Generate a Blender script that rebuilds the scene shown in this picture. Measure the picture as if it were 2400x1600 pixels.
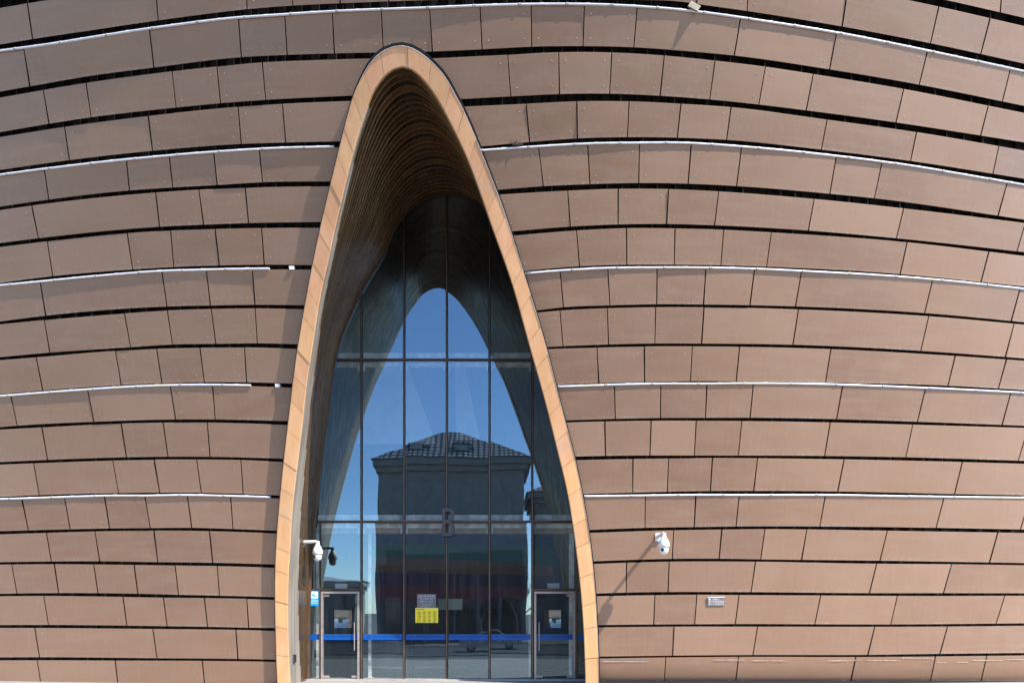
import bpy, math, random
import numpy as np
from mathutils import Vector
random.seed(7)
for o in list(bpy.data.objects): bpy.data.objects.remove(o)
SC = bpy.context.scene
COL = SC.collection
# ------------------------------------------------------------------ camera, sky, sun, exposure
FPX, VX, VY, EYE = 1700.0, 1160.0, 1440.0, 1.6      # focal length (px of the 2400 px photo), vanishing point, eye height
cd = bpy.data.cameras.new('camera'); cam = bpy.data.objects.new('camera', cd); COL.objects.link(cam)
cam.location = (0, 0, EYE); cam.rotation_euler = (math.pi/2, 0, 0)
cd.sensor_width = 36; cd.lens = 36*FPX/2400
cd.shift_x = (1200-VX)/2400; cd.shift_y = (VY-800)/2400
cd.clip_start = .05; cd.clip_end = 3000
SC.camera = cam
SUN = Vector((1.35, -1.0, 1.8)).normalized()
wd = bpy.data.worlds.new('World'); SC.world = wd; wd.use_nodes = True
nt = wd.node_tree; sky = nt.nodes.new('ShaderNodeTexSky'); sky.sky_type = 'NISHITA'
sky.sun_disc = False; sky.sun_elevation = math.asin(SUN.z); sky.sun_rotation = math.atan2(SUN.x, SUN.y)
sky.air_density = 1.0; sky.dust_density = .15; sky.ozone_density = 5.0; sky.altitude = 1200
bg = nt.nodes['Background']; nt.links.new(sky.outputs[0], bg.inputs[0]); bg.inputs[1].default_value = .135
sd = bpy.data.lights.new('sun', 'SUN'); so = bpy.data.objects.new('sun', sd); COL.objects.link(so)
sd.energy = 3.5; sd.angle = math.radians(.5); sd.color = (1, .94, .86)
so.location = SUN*60; so.rotation_euler = SUN.to_track_quat('Z', 'Y').to_euler()
SC.view_settings.view_transform = 'Standard'; SC.view_settings.look = 'None'
SC.view_settings.exposure = 1.25; SC.view_settings.gamma = 1
SC.render.engine = 'CYCLES'; SC.cycles.max_bounces = 8; SC.cycles.transparent_max_bounces = 12
SC.cycles.glossy_bounces = 4; SC.cycles.caustics_reflective = False; SC.cycles.caustics_refractive = False

# ------------------------------------------------------------------ helpers
def tag(o, label=None, cat=None, group=None, kind=None):
    if label: o['label'] = label
    if cat: o['category'] = cat
    if group: o['group'] = group
    if kind: o['kind'] = kind
    return o
def empty(name, loc=(0, 0, 0), label=None, cat=None, group=None):
    o = bpy.data.objects.new(name, None); COL.objects.link(o); o.location = loc; o.empty_display_size = .2
    return tag(o, label, cat, group)
class MB:
    def __init__(s): s.v = []; s.f = []; s.m = []; s.s = []; s.uv = {}; s.c = {}
    def add(s, vs, fs, m=0, sm=False, uvs=None, col=None):
        b = len(s.v); s.v += [tuple(p) for p in vs]
        for k, f in enumerate(fs):
            if uvs: s.uv[len(s.f)] = [uvs[i] for i in f]
            if col: s.c[len(s.f)] = col
            s.f.append([i+b for i in f]); s.m.append(m); s.s.append(sm)
        return s
    def box(s, x0, x1, y0, y1, z0, z1, m=0):
        v = [(x, y, z) for x in (x0, x1) for y in (y0, y1) for z in (z0, z1)]
        return s.add(v, [(0, 1, 3, 2), (4, 6, 7, 5), (0, 4, 5, 1), (2, 3, 7, 6), (0, 2, 6, 4), (1, 5, 7, 3)], m)
    def tube(s, p0, p1, r0, r1=None, n=8, m=0, cap=True):
        r1 = r0 if r1 is None else r1
        p0, p1 = Vector(p0), Vector(p1); d = (p1-p0).normalized()
        a = d.orthogonal().normalized(); b = d.cross(a)
        v = []
        for p, r in ((p0, r0), (p1, r1)):
            for i in range(n):
                t = 2*math.pi*i/n; v.append(p+a*(r*math.cos(t))+b*(r*math.sin(t)))
        s.add(v, [(i, (i+1) % n, n+(i+1) % n, n+i) for i in range(n)], m, True)
        if cap: s.add(v, [tuple(range(n))[::-1], tuple(range(n, 2*n))], m)
        return s
    def lathe(s, o, prof, n=20, m=0):
        v = []; o = Vector(o)
        for r, z in prof:
            for i in range(n):
                t = 2*math.pi*i/n; v.append(o+Vector((r*math.cos(t), r*math.sin(t), z)))
        fs = []
        for j in range(len(prof)-1):
            for i in range(n): fs.append((j*n+i, j*n+(i+1) % n, (j+1)*n+(i+1) % n, (j+1)*n+i))
        s.add(v, fs, m, True); return s
    def grid(s, rows, m=0, sm=True, uvs=None, flip=False, col=None):
        nv = len(rows); nu = len(rows[0]); v = [p for r in rows for p in r]; fs = []
        for j in range(nv-1):
            for i in range(nu-1):
                q = (j*nu+i, (j+1)*nu+i, (j+1)*nu+i+1, j*nu+i+1); fs.append(q[::-1] if flip else q)
        return s.add(v, fs, m, sm, [u for r in uvs for u in r] if uvs else None, col)
    def build(s, name, mats, parent=None):
        me = bpy.data.meshes.new(name); me.from_pydata(s.v, [], s.f)
        for m in (mats if isinstance(mats, (list, tuple)) else [mats]): me.materials.append(m)
        me.polygons.foreach_set('material_index', s.m); me.polygons.foreach_set('use_smooth', s.s)
        if s.uv:
            ul = me.uv_layers.new(name='UVMap')
            for p in me.polygons:
                u = s.uv.get(p.index)
                for k, li in enumerate(p.loop_indices): ul.data[li].uv = u[k] if u else (.5, .5)
        if s.c:
            ca = me.color_attributes.new('tint', 'FLOAT_COLOR', 'CORNER')
            for p in me.polygons:
                c = s.c.get(p.index, (1, 1, 1, 1))
                for li in p.loop_indices: ca.data[li].color = c
        me.update(); o = bpy.data.objects.new(name, me); COL.objects.link(o)
        if parent: o.parent = parent; o.matrix_parent_inverse = parent.matrix_basis.inverted()
        return o
def text_mesh(mb, body, width, height, to, m=0, depth=.002):
    """letters as flat mesh, fitted to width x height, mapped by to(u in 0..1, v in 0..1)"""
    cu = bpy.data.curves.new('t', 'FONT'); cu.body = body; cu.size = 1; cu.resolution_u = 2
    ob = bpy.data.objects.new('t', cu); COL.objects.link(ob)
    dg = bpy.context.evaluated_depsgraph_get(); me = bpy.data.meshes.new_from_object(ob.evaluated_get(dg))
    bpy.data.objects.remove(ob); bpy.data.curves.remove(cu)
    if not me.vertices: return
    co = np.array([v.co[:] for v in me.vertices]); mn = co.min(0); mx = co.max(0); e = np.maximum(mx-mn, 1e-6)
    mb.add([to((c[0]-mn[0])/e[0], (c[1]-mn[1])/e[1]) for c in co], [tuple(p.vertices) for p in me.polygons], m)
    bpy.data.meshes.remove(me)

# ------------------------------------------------------------------ materials
def new_mat(name):
    m = bpy.data.materials.new(name); m.use_nodes = True
    n = m.node_tree.nodes; return m, n, m.node_tree.links, n['Principled BSDF']
def node(n, t, **k):
    x = n.new(t)
    for a, b in k.items():
        if a.startswith('i_'): x.inputs[a[2:].replace('_', ' ')].default_value = b
        else: setattr(x, a, b)
    return x
def mixc(n, l, fac, a, b, mode='MIX'):
    x = n.new('ShaderNodeMix'); x.data_type = 'RGBA'; x.blend_type = mode
    for s, v in ((0, fac), (6, a), (7, b)):
        if hasattr(v, 'is_output'): l.new(v, x.inputs[s])
        else: x.inputs[s].default_value = v if not isinstance(v, tuple) else (*v[:3], 1)
    return x.outputs[2]
def ramp(n, l, src, lo, hi, c0=0., c1=1.):
    x = n.new('ShaderNodeMapRange'); x.inputs[1].default_value = lo; x.inputs[2].default_value = hi
    x.inputs[3].default_value = c0; x.inputs[4].default_value = c1; x.interpolation_type = 'SMOOTHSTEP'
    l.new(src, x.inputs[0]); return x.outputs[0]
def noise(n, l, scale=(1, 1, 1), s=1., det=4., rough=.55, coord='Object', dist=0.):
    tc = n.new('ShaderNodeTexCoord'); mp = n.new('ShaderNodeMapping'); mp.inputs[3].default_value = scale
    l.new(tc.outputs[coord], mp.inputs[0]); x = n.new('ShaderNodeTexNoise')
    x.inputs['Scale'].default_value = s; x.inputs['Detail'].default_value = det; x.inputs['Roughness'].default_value = rough
    x.inputs['Distortion'].default_value = dist
    l.new(mp.outputs[0], x.inputs[0]); return x.outputs[0]
def bump(n, l, b, src, st=.2, d=.01):
    x = n.new('ShaderNodeBump'); x.inputs['Strength'].default_value = st; x.inputs['Distance'].default_value = d
    l.new(src, x.inputs['Height']); l.new(x.outputs[0], b.inputs['Normal'])
def simple(name, col, rough=.5, metal=0., var=.12, s=3., spec=.5, bmp=0., stretch=(1, 1, 1)):
    m, n, l, b = new_mat(name)
    f = noise(n, l, stretch, s, 5)
    lo = tuple(c*(1-var*1.6) for c in col); hi = tuple(min(1, c*(1+var)) for c in col)
    l.new(mixc(n, l, ramp(n, l, f, .3, .7), lo, hi), b.inputs['Base Color'])
    b.inputs['Metallic'].default_value = metal; b.inputs['Specular IOR Level'].default_value = spec
    l.new(ramp(n, l, f, .25, .75, max(.02, rough-.08), min(1, rough+.08)), b.inputs['Roughness'])
    if bmp: bump(n, l, b, noise(n, l, stretch, s*6, 4), bmp, .01)
    return m
def panel_mat():
    m, n, l, b = new_mat('brown_cladding')
    oi = n.new('ShaderNodeObjectInfo')
    base = mixc(n, l, ramp(n, l, oi.outputs['Random'], 0, 1), (.392, .236, .152), (.308, .180, .121))
    big = noise(n, l, (1, 1, 1), .35, 3)
    base = mixc(n, l, ramp(n, l, big, .35, .65), base, (.355, .208, .130))
    cl = noise(n, l, (.7, .7, 2.5), 1.6, 4, .6, dist=.6)
    base = mixc(n, l, ramp(n, l, cl, .42, .75, 0, .5), base, (.375, .24, .16))
    hs = noise(n, l, (.35, .35, 5), 1.6, 4, .6, dist=.5)
    base = mixc(n, l, ramp(n, l, hs, .45, .75, 0, .4), base, (.395, .255, .17))
    st = noise(n, l, (9, 9, .35), 1.5, 4, .65)
    base = mixc(n, l, ramp(n, l, st, .5, .8, 0, .3), base, (.41, .29, .22))
    base = mixc(n, l, ramp(n, l, st, .25, .45, .22, 0), base, (.24, .155, .12))
    uv = n.new('ShaderNodeUVMap'); sp = n.new('ShaderNodeSeparateXYZ'); l.new(uv.outputs[0], sp.inputs[0])
    edge = ramp(n, l, sp.outputs[1], .015, .11, 1, 0)                        # lime bloom that dries along the lower edge
    dn = noise(n, l, (26, 26, 3), 1., 4, .7); dn2 = noise(n, l, (1, 1, 1), .55, 2)
    mu = n.new('ShaderNodeMath'); mu.operation = 'MULTIPLY'; l.new(edge, mu.inputs[0]); l.new(ramp(n, l, dn, .42, .72), mu.inputs[1])
    mu2 = n.new('ShaderNodeMath'); mu2.operation = 'MULTIPLY'; l.new(mu.outputs[0], mu2.inputs[0]); l.new(ramp(n, l, dn2, .4, .62, .03, .55), mu2.inputs[1])
    base = mixc(n, l, mu2.outputs[0], base, (.56, .50, .46))
    sk = noise(n, l, (1, 1, 1), 38, 2); base = mixc(n, l, ramp(n, l, sk, .73, .80, 0, .5), base, (.5, .42, .36))
    l.new(base, b.inputs['Base Color'])
    b.inputs['Metallic'].default_value = .25
    ra = n.new('ShaderNodeMath'); ra.operation = 'MULTIPLY_ADD'; l.new(oi.outputs['Random'], ra.inputs[0]); ra.inputs[1].default_value = -.14; l.new(ramp(n, l, cl, .3, .7, .42, .54), ra.inputs[2])
    l.new(ra.outputs[0], b.inputs['Roughness'])
    b.inputs['Specular IOR Level'].default_value = .45
    mp = noise(n, l, (1, 1, .8), .9, 2); bump(n, l, b, mp, .14, .03)
    return m
def stone_mat():
    m, n, l, b = new_mat('orange_sandstone')
    at = n.new('ShaderNodeVertexColor'); at.layer_name = 'tint'
    s1 = noise(n, l, (3, 3, .5), 1.5, 5, .6, dist=.8)
    c = mixc(n, l, ramp(n, l, s1, .3, .7), (.81, .405, .195), (.88, .485, .26))
    s2 = noise(n, l, (14, 14, .6), 1.2, 4, .6)
    c = mixc(n, l, ramp(n, l, s2, .62, .78, 0, .5), c, (.45, .25, .14))
    s3 = noise(n, l, (1, 1, 1), 1.1, 4); c = mixc(n, l, ramp(n, l, s3, .55, .72, 0, .45), c, (.62, .42, .32))
    c = mixc(n, l, 1., c, at.outputs[0], 'MULTIPLY')
    l.new(c, b.inputs['Base Color']); b.inputs['Roughness'].default_value = .72
    bump(n, l, b, noise(n, l, (4, 4, 1), 9, 5), .15, .01); return m
def bronze_mat(name, c0, c1, rough, metal=.75):
    m, n, l, b = new_mat(name)
    s = noise(n, l, (1, 1, .3), 2.2, 4); at = n.new('ShaderNodeVertexColor'); at.layer_name = 'tint'
    c = mixc(n, l, ramp(n, l, s, .3, .7), c0, c1); c = mixc(n, l, 1., c, at.outputs[0], 'MULTIPLY')
    l.new(c, b.inputs['Base Color']); b.inputs['Metallic'].default_value = metal
    l.new(ramp(n, l, noise(n, l, (1, 1, .4), 5, 3), .3, .7, rough-.06, rough+.1), b.inputs['Roughness']); return m
def glass_mat(name='coated_glass', f0=.28):
    m, n, l, b = new_mat(name); n.remove(b); out = n['Material Output']
    g = n.new('ShaderNodeBsdfGlossy'); g.inputs['Color'].default_value = (.64, .87, 1, 1); g.inputs['Roughness'].default_value = 0
    t = n.new('ShaderNodeBsdfTransparent'); t.inputs['Color'].default_value = (.97, .97, .95, 1)
    fr = n.new('ShaderNodeLayerWeight'); fr.inputs[0].default_value = .25
    mx = n.new('ShaderNodeMixShader'); l.new(ramp(n, l, fr.outputs[1], 0, 1, f0, .95), mx.inputs[0])
    l.new(t.outputs[0], mx.inputs[1]); l.new(g.outputs[0], mx.inputs[2])
    df = n.new('ShaderNodeBsdfDiffuse'); df.inputs[0].default_value = (.5, .47, .42, 1); m2 = n.new('ShaderNodeMixShader')
    l.new(ramp(n, l, noise(n, l, (5, 5, .5), 1.4, 5, .65),   .4, .8, .004, .045), m2.inputs[0]); l.new(mx.outputs[0], m2.inputs[1]); l.new(df.outputs[0], m2.inputs[2]); l.new(m2.outputs[0], out.inputs[0])
    bp = n.new('ShaderNodeBump'); bp.inputs['Strength'].default_value = .075; bp.inputs['Distance'].default_value = .02
    l.new(noise(n, l, (1, 1, .5), 1.3, 1), bp.inputs['Height']); l.new(bp.outputs[0], g.inputs['Normal'])
    return m
def clear_mat(name, c):
    m, n, l, b = new_mat(name); n.remove(b)
    t = n.new('ShaderNodeBsdfTransparent'); t.inputs[0].default_value = (*c, 1); l.new(t.outputs[0], n['Material Output'].inputs[0]); return m

M_panel = panel_mat(); M_stone = stone_mat()
M_screw = simple('screw_metal', (.46, .37, .31), .6, .0)
M_back = simple('corrugated_sheet', (.03, .028, .031), .55, .2, .3)
M_rail = simple('dark_rail', (.025, .024, .026), .6, .2)
M_stud = simple('galvanised_stud', (.1, .1, .1), .5, .4)
M_gap_black = simple('gap_black', (.006, .006, .007), .7)  # black for the arch gap strip and the shaded outer side of the stone
M_mortar = simple('grout', (.50, .28, .14), .9)
M_trim = simple('pale_trim', (.72, .66, .6), .5)
M_slat = bronze_mat('bronze_slat', (.070, .036, .016), (.105, .056, .025), .26, .35)
M_sunlit_slat = bronze_mat('painted_sunlit_slat', (.25, .22, .185), (.33, .295, .25), .5, .0)  # sunlit copy of the slats: sunlight painted into the colour
M_sunlit_lip = bronze_mat('painted_sunlit_lip', (.45, .41, .36), (.55, .5, .44), .5, .0)
M_lip = bronze_mat('brass_lip', (.32, .195, .09), (.42, .265, .13), .42, .25)
M_tube = simple('light_tube_plastic', (.80, .80, .86), .35, 0, .06, 8)
M_tubeclip = simple('tube_clip', (.50, .48, .47), .4)
M_glass = glass_mat(); M_doorglass = glass_mat('door_glass', .13); M_clear = clear_mat('clear_glass_core', (.95, .96, .95))
M_frame = simple('dark_bronze_frame', (.035, .025, .02), .4, .3)
M_cap = simple('bronze_cap', (.20, .125, .085), .38, .5)
M_steel = simple('brushed_steel', (.46, .40, .36), .35, .45, .08, 2, stretch=(1, 1, 8))
M_white = simple('white_plastic', (.80, .80, .80), .35, 0, .03)
M_lens = simple('lens_black', (.01, .01, .012), .1)
M_beam = simple('weathered_white_paint', (.88, .86, .84), .6, 0, .3, 4)
M_beige = simple('beige_board', (.42, .36, .27), .7, 0, .2, 3)
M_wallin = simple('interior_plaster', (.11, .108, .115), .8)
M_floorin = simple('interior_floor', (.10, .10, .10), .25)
M_char = simple('charcoal_letter', (.075, .072, .085), .5)
M_yellow = simple('yellow_sign', (.90, .76, .03), .5, 0, .04)
M_red = simple('red_ink', (.35, .04, .02), .6)
M_grey = simple('grey_sign', (.17, .155, .175), .5)
M_ink = simple('pale_ink', (.55, .54, .55), .6)
M_blue = simple('blue_film', (.0, .085, .38), .35, 0, .04)
M_bluei = simple('dark_blue_ink', (.0, .03, .15), .5)
M_cyan = simple('cyan_sign', (.0, .46, .92), .45, 0, .04)
M_paper = simple('pale_green_paper', (.30, .35, .31), .7, 0, .05)
M_dark = simple('dark_box', (.02, .02, .02), .5)

# ------------------------------------------------------------------ the facade: a real leaning, curving wall surface
def F(X, Z):
    Zc = max(0., Z); dx = X-1.2
    k = (.006+.001*Zc) if dx > 0 else (.006+.0004*Zc)
    return 16.7-.142*Z-.0109*Z*abs(Z)+k*dx*dx
def pix(px, py, off=0.):
    """point of the facade (moved off metres towards the street) seen at photo pixel px, py"""
    dx = (px-VX)/FPX; dz = (VY-py)/FPX; Y = 15.
    for _ in range(30): Y += .8*(F(dx*Y, EYE+dz*Y)-off-Y)
    return Vector((dx*Y, Y, EYE+dz*Y))
def at(px, py, Y): return Vector(((px-VX)/FPX*Y, Y, EYE+(VY-py)/FPX*Y))
class Curve:
    """smooth curve through points, y(x)"""
    def __init__(s, pts):
        pts = sorted(pts); s.x = np.array([p[0] for p in pts], float); s.y = np.array([p[1] for p in pts], float)
        d = np.diff(s.y)/np.diff(s.x); t = np.empty(len(s.x)); t[0] = d[0]; t[-1] = d[-1]
        if len(d) > 1:
            h = np.diff(s.x); t[1:-1] = (d[:-1]*h[1:]+d[1:]*h[:-1])/(h[1:]+h[:-1])
            t[0] = 1.3*d[0]-.3*t[1]; t[-1] = 1.3*d[-1]-.3*t[-2]
        s.t = t
    def __call__(s, x):
        X, Y, T = s.x, s.y, s.t
        if x <= X[0]: return Y[0]+T[0]*(x-X[0])
        if x >= X[-1]: return Y[-1]+T[-1]*(x-X[-1])
        i = int(np.searchsorted(X, x, 'right')-1); i = min(i, len(X)-2); h = X[i+1]-X[i]; u = (x-X[i])/h
        return ((2*u**3-3*u**2+1)*Y[i]+(u**3-2*u**2+u)*h*T[i]+(-2*u**3+3*u**2)*Y[i+1]+(u**3-u**2)*h*T[i+1])
Q = 2.94
def A(ox, oy, *p): return [(ox+p[i]/Q, oy+p[i+1]/Q) for i in range(0, len(p), 2)]
a = lambda *p: A(0, 0, *p); b2 = lambda *p: A(800, 0, *p); c3 = lambda *p: A(1600, 0, *p)
d4 = lambda *p: A(0, 533, *p); e9 = lambda *p: A(800, 533, *p); f5 = lambda *p: A(1600, 533, *p)
Q2 = 2.936
def A2(ox, *p): return [(ox+p[i]/Q2, 1066+p[i+1]/Q2) for i in range(0, len(p), 2)]
g6 = lambda *p: A2(0, *p); h7 = lambda *p: A2(800, *p); i8 = lambda *p: A2(1600, *p)
# joints between courses: (upper edge left, lower edge left, upper edge right, lower edge right)
GAP = {
1: (a(0,308,220,272,620,212,1090,143,1700,66,2352,28), a(0,358,165,338,1030,205,1645,130,1963,108,2290,88),
    b2(330,12,700,0,1100,-6,1500,-8,2000,0,2352,15)+c3(100,30,443,78,1100,185,1707,300,2352,440), b2(275,72,608,62,955,47,1308,38,1676,38,2038,52)+c3(0,78,398,130,1060,235,1684,358,2257,480)),
2: (a(0,633,205,597,620,525,1062,467,1663,396,1980,380,2305,370), a(0,674,595,572,1185,493,1494,461,1806,432,2140,418,2500,406),
    b2(0,369,628,357,970,342,1311,324,1665,320,2015,328)+c3(0,352,356,385,1012,480,1630,585,2202,700), b2(630,405,1143,380,1498,362,1865,364,2225,385)+c3(223,420,570,462,899,512,1523,615,2105,730)),
3: (a(0,912,625,810,1212,743,1518,713,1830,690,2352,664), a(0,945,445,875,1022,800,1640,738,1946,717,2352,700),
    b2(815,685,1168,666,1502,650,1848,647,2197,662)+c3(186,687,525,722,850,762,1470,845,2052,935), b2(840,737,1273,717,1623,700,1983,700,2339,717)+c3(334,740,994,826,1610,912,2178,1008)),
4: (a(0,1172,480,1104,1052,1040,1663,993,1968,983,2352,975), a(0,1213,307,1172,872,1107,1472,1055,1788,1035,2300,1017),
    b2(960,1010,1296,980,1625,955,1970,946,2315,950)+c3(302,965,955,1032,1570,1110,2137,1198), b2(965,1045,1360,1017,1697,998,2053,992)+c3(0,992,404,1018,1058,1083,1373,1122,2236,1262)),
5: (a(0,1425,336,1376,892,1313,1190,1293,1497,1276,1807,1257,2280,1251), a(0,1448,220,1417,1072,1328,1370,1308,1690,1295,2268,1284),
    b2(1070,1310,1392,1284,1710,1270,2048,1262)+c3(36,1267,370,1283,1012,1336,1320,1367,2173,1487), b2(1088,1342,1560,1315,1908,1302,2255,1304)+c3(248,1320,905,1372,1522,1437,2352,1537)),
6: (a(0,1675,265,1642,1100,1563,1400,1549,1712,1538,2215,1530), a(0,1702,325,1664,878,1607,1176,1589,1482,1579,1803,1572,2205,1570),
    b2(1175,1595,1577,1562,1905,1547,2240,1544)+c3(220,1553)+f5(862,22,1470,75,2303,165), e9(1183,58,1620,22,1965,6,2300,8)+f5(280,17,608,35,1545,103,2110,168)),
7: (d4(0,383,362,336,913,290,1197,273,1510,262,1820,257,2148,260), d4(0,407,278,380,1118,308,1422,298,1740,292,2140,290),
    e9(1255,300,1640,268,1965,257,2295,257)+f5(263,261,580,271,1497,322,2055,376), e9(1265,325,1510,305,1837,287,2175,283)+f5(160,284,494,292,818,307,1721,365,2352,430)),
8: (d4(0,648,315,608,1148,545,1450,538,1758,533,2098,536), d4(0,668,305,638,857,593,1152,572,1456,562,1757,558,2092,563),
    e9(1340,573,1530,550,1850,537,2172,529)+f5(143,531,463,536,778,544,1667,590,2352,653), e9(1350,588,1505,573,1832,557,2165,550)+f5(145,550,797,565,1695,612,2352,670)),
9: (d4(0,893,343,862,899,825,1188,806,1485,802,1772,798,2053,804), d4(0,914,248,895,795,850,1080,836,1378,829,1685,826,2047,836),
    e9(1415,824,1527,818,1840,806,2160,799)+f5(130,800,760,808,1640,850,2352,902), e9(1422,838,1762,828,2090,820)+f5(66,819,391,822,1020,838,1878,885,2352,918)),
10: (d4(0,1148,294,1123,835,1085,1114,1073,1408,1066,1697,1066,2017,1075), d4(0,1168,75,1162,605,1122,1174,1093,1465,1091,1730,1094,2010,1103),
    e9(1480,1083,1773,1071,2088,1065)+f5(53,1058,369,1060,983,1068,1828,1090,2352,1120), e9(1487,1103,1880,1090,2200,1083)+f5(167,1083,487,1080,1100,1090,1672,1112,2352,1145)),
11: (d4(0,1375,118,1365,648,1338,1210,1322,1482,1322,1985,1334), d4(0,1392,288,1377,836,1350,1124,1344,1427,1343,1980,1360),
    e9(1545,1328,1887,1318,2198,1312)+f5(156,1311,464,1310,1060,1320,1618,1338,2352,1365), e9(1552,1343,1815,1336,2135,1331)+f5(93,1331,406,1333,1017,1343,1585,1358,2352,1380)),
12: (g6(0,48,328,33,872,15,1155,11,1445,12,1955,25), g6(0,66,231,57,776,38,1061,31,1353,31,1657,34,1950,47),
    h7(1610,10,2000,3)+i8(0,3,977,6,1532,15,2349,40), h7(1620,35,2005,27,2250,24)+i8(205,20,515,22,1110,30,1925,48,2349,60)),
13: (g6(0,288,270,275,816,261,1097,258,1384,259,1672,267,1930,278), g6(0,310,445,295,720,287,997,286,1290,281,1587,288,1925,298),
    h7(1660,268,2003,258,2240,252)+i8(191,247,488,246,1067,250,1870,268,2349,276), h7(1668,290,2090,285)+i8(90,281,387,281,980,281,1797,294,2349,300)),
14: (g6(0,523,482,510,753,504,1032,502,1317,500,1602,508,1910,520), g6(0,545,320,535,653,525,1061,519,1442,523,1905,538),
    h7(1703,515,2090,500)+i8(78,495,367,491,943,491,1744,500,2349,512), h7(1707,535,2285,517)+i8(268,512,565,509,853,511,1408,520,2165,532)),
15: (g6(0,736,351,731,685,730,1086,736,1464,740,1892,752), g6(0,753,374,750,645,752,923,755,1205,759,1494,763,1890,774),
    h7(1728,730,2278,713)+i8(249,712,536,717,818,720,1357,726,2111,738), h7(1732,749,1962,740,2255,733)+i8(499,733,1335,747,1850,750,2349,757)),
16: (g6(0,953,404,948,673,949,947,953,1228,960,1509,966,1890,976), g6(0,970,301,968,845,975,1124,980,1405,983,1697,988,1890,994),
    h7(1748,952,1960,945,2247,941)+i8(470,942,1285,949,1793,949,2349,950), h7(1752,970,2155,963)+i8(98,960,388,962,950,965,1477,968,2215,967)),
17: (g6(0,1168,333,1167,872,1172,1149,1176,1427,1180,1711,1186,1895,1187), g6(0,1188,239,1188,1051,1195,1622,1201,1895,1208),
    h7(1760,1168,2150,1164)+i8(82,1163,362,1161,909,1163,1430,1164,2157,1158), h7(1763,1184,2290,1179)+i8(515,1179,1321,1180,1822,1178,2349,1173)),
18: (g6(0,1390,271,1389,1080,1396,1637,1401,1900,1406), g6(0,1411,256,1410,791,1412,1391,1414,1900,1420),
    h7(1770,1385,2280,1378)+i8(482,1374,1274,1373,1770,1366,2349,1360), h7(1770,1398,2232,1391)+i8(384,1387,1190,1388,1740,1384,2349,1377)),
}
CU = {}
for k, (ul, ll, ur, lr) in GAP.items():
    if k == 1: CU[k] = (Curve(ul[:-1]+ur), Curve(ll+lr[1:]), None, None)
    else: CU[k] = (Curve(ul), Curve(ll), Curve(ur), Curve(lr))
FULL1 = CU[1][0]; U2 = Curve(GAP[2][0][:-1]+GAP[2][2])
CU[0] = (lambda x: FULL1(x)-88-12*math.exp(-((x-1350)/900)**2)-16, lambda x: FULL1(x)-84-14*math.exp(-((x-1350)/900)**2), None, None)
TOPEDGE = lambda x: CU[0][0](x)-104
# joints between panels: pairs (x at top, x at bottom)
def J(ox, q, *p): return [(ox+p[i]/q, ox+p[i+1]/q) for i in range(0, len(p), 2)]
JL = {
2: J(0,Q,593,627,1185,1213,1494,1520,1806,1830), 3: J(0,Q,445,480,1022,1052,1640,1663,1946,1970), 4: J(0,Q,307,337,872,891,1167,1190,1472,1497,1788,1808),
5: J(0,Q,220,265,1072,1100,1370,1402,1690,1713), 6: J(0,Q,325,362,878,913,1176,1197,1482,1511,1803,1820), 7: J(0,Q,278,315,1118,1150,1422,1450,1740,1758),
8: J(0,Q,305,343,857,899,1152,1188,1456,1486,1757,1773), 9: J(0,Q,248,294,795,835,1080,1115,1378,1408,1685,1698), 10: J(0,Q,75,118,605,648,1174,1211,1465,1482),
11: J(0,Q,288,327,836,872,1124,1157,1427,1446), 12: J(0,Q2,231,270,776,816,1061,1097,1353,1385,1657,1673), 13: J(0,Q2,445,482,720,754,997,1033,1290,1318,1587,1603),
14: J(0,Q2,320,352,653,686,1061,1086,1442,1464), 15: J(0,Q2,374,404,645,673,923,947,1205,1228,1494,1510), 16: J(0,Q2,301,333,845,872,1124,1149,1405,1428,1697,1712),
17: J(0,Q2,239,271,1051,1080,1622,1637), 18: J(0,Q2,256,282,791,812,1391,1408)}
JR = {
2: J(800,Q,1145,1168,1498,1502,1865,1848,2225,2197)+J(1600,Q,223,186,570,525,899,850,1523,1470,2105,2052),
3: J(800,Q,1273,1297,1623,1626,1983,1970,2339,2315)+J(1600,Q,334,302,994,955,1610,1570,2178,2137),
4: J(800,Q,1360,1392,1697,1711,2054,2048,2411,2388)+J(1600,Q,404,370,1058,1012,1373,1320,2236,2173),
5: J(800,Q,1560,1578,1908,1906,2255,2241)+J(1600,Q,248,220,906,865,1523,1472,2360,2303),
6: J(800,Q,1620,1640,1965,1966,2300,2294)+J(1600,Q,282,263,610,578,1545,1497,2110,2054),
7: J(800,Q,1508,1531,1837,1850,2175,2172)+J(1600,Q,160,143,494,463,818,778,1721,1667),
8: J(800,Q,1505,1527,1832,1841,2166,2160)+J(1600,Q,146,130,797,760,1695,1641),
9: J(800,Q,1762,1773,2090,2088)+J(1600,Q,66,53,391,369,1021,983,1878,1828),
10: J(800,Q,1881,1887,2201,2197)+J(1600,Q,167,156,487,464,1102,1060,1672,1618),
11: J(800,Q,1815,1819,2135,2125)+J(1600,Q,93,80,407,384,1017,977,1585,1537,2380,2312),
12: J(800,Q2,2006,2005,2252,2242)+J(1600,Q2,206,191,515,488,1110,1066,1925,1870),
13: J(800,Q2,2091,2089)+J(1600,Q2,90,78,387,367,980,943,1798,1743),
14: J(800,Q2,2286,2278)+J(1600,Q2,269,250,566,537,854,818,1408,1356,2167,2111),
15: J(800,Q2,1962,1960,2256,2248)+J(1600,Q2,500,471,1335,1284,1850,1793),
16: J(800,Q2,2157,2150)+J(1600,Q2,98,82,388,362,950,909,1477,1431,2216,2157),
17: J(800,Q2,2290,2280)+J(1600,Q2,515,483,1321,1274,1822,1770),
18: J(800,Q2,2232,2220)+J(1600,Q2,384,362,1190,1150,1740,1698)}
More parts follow.
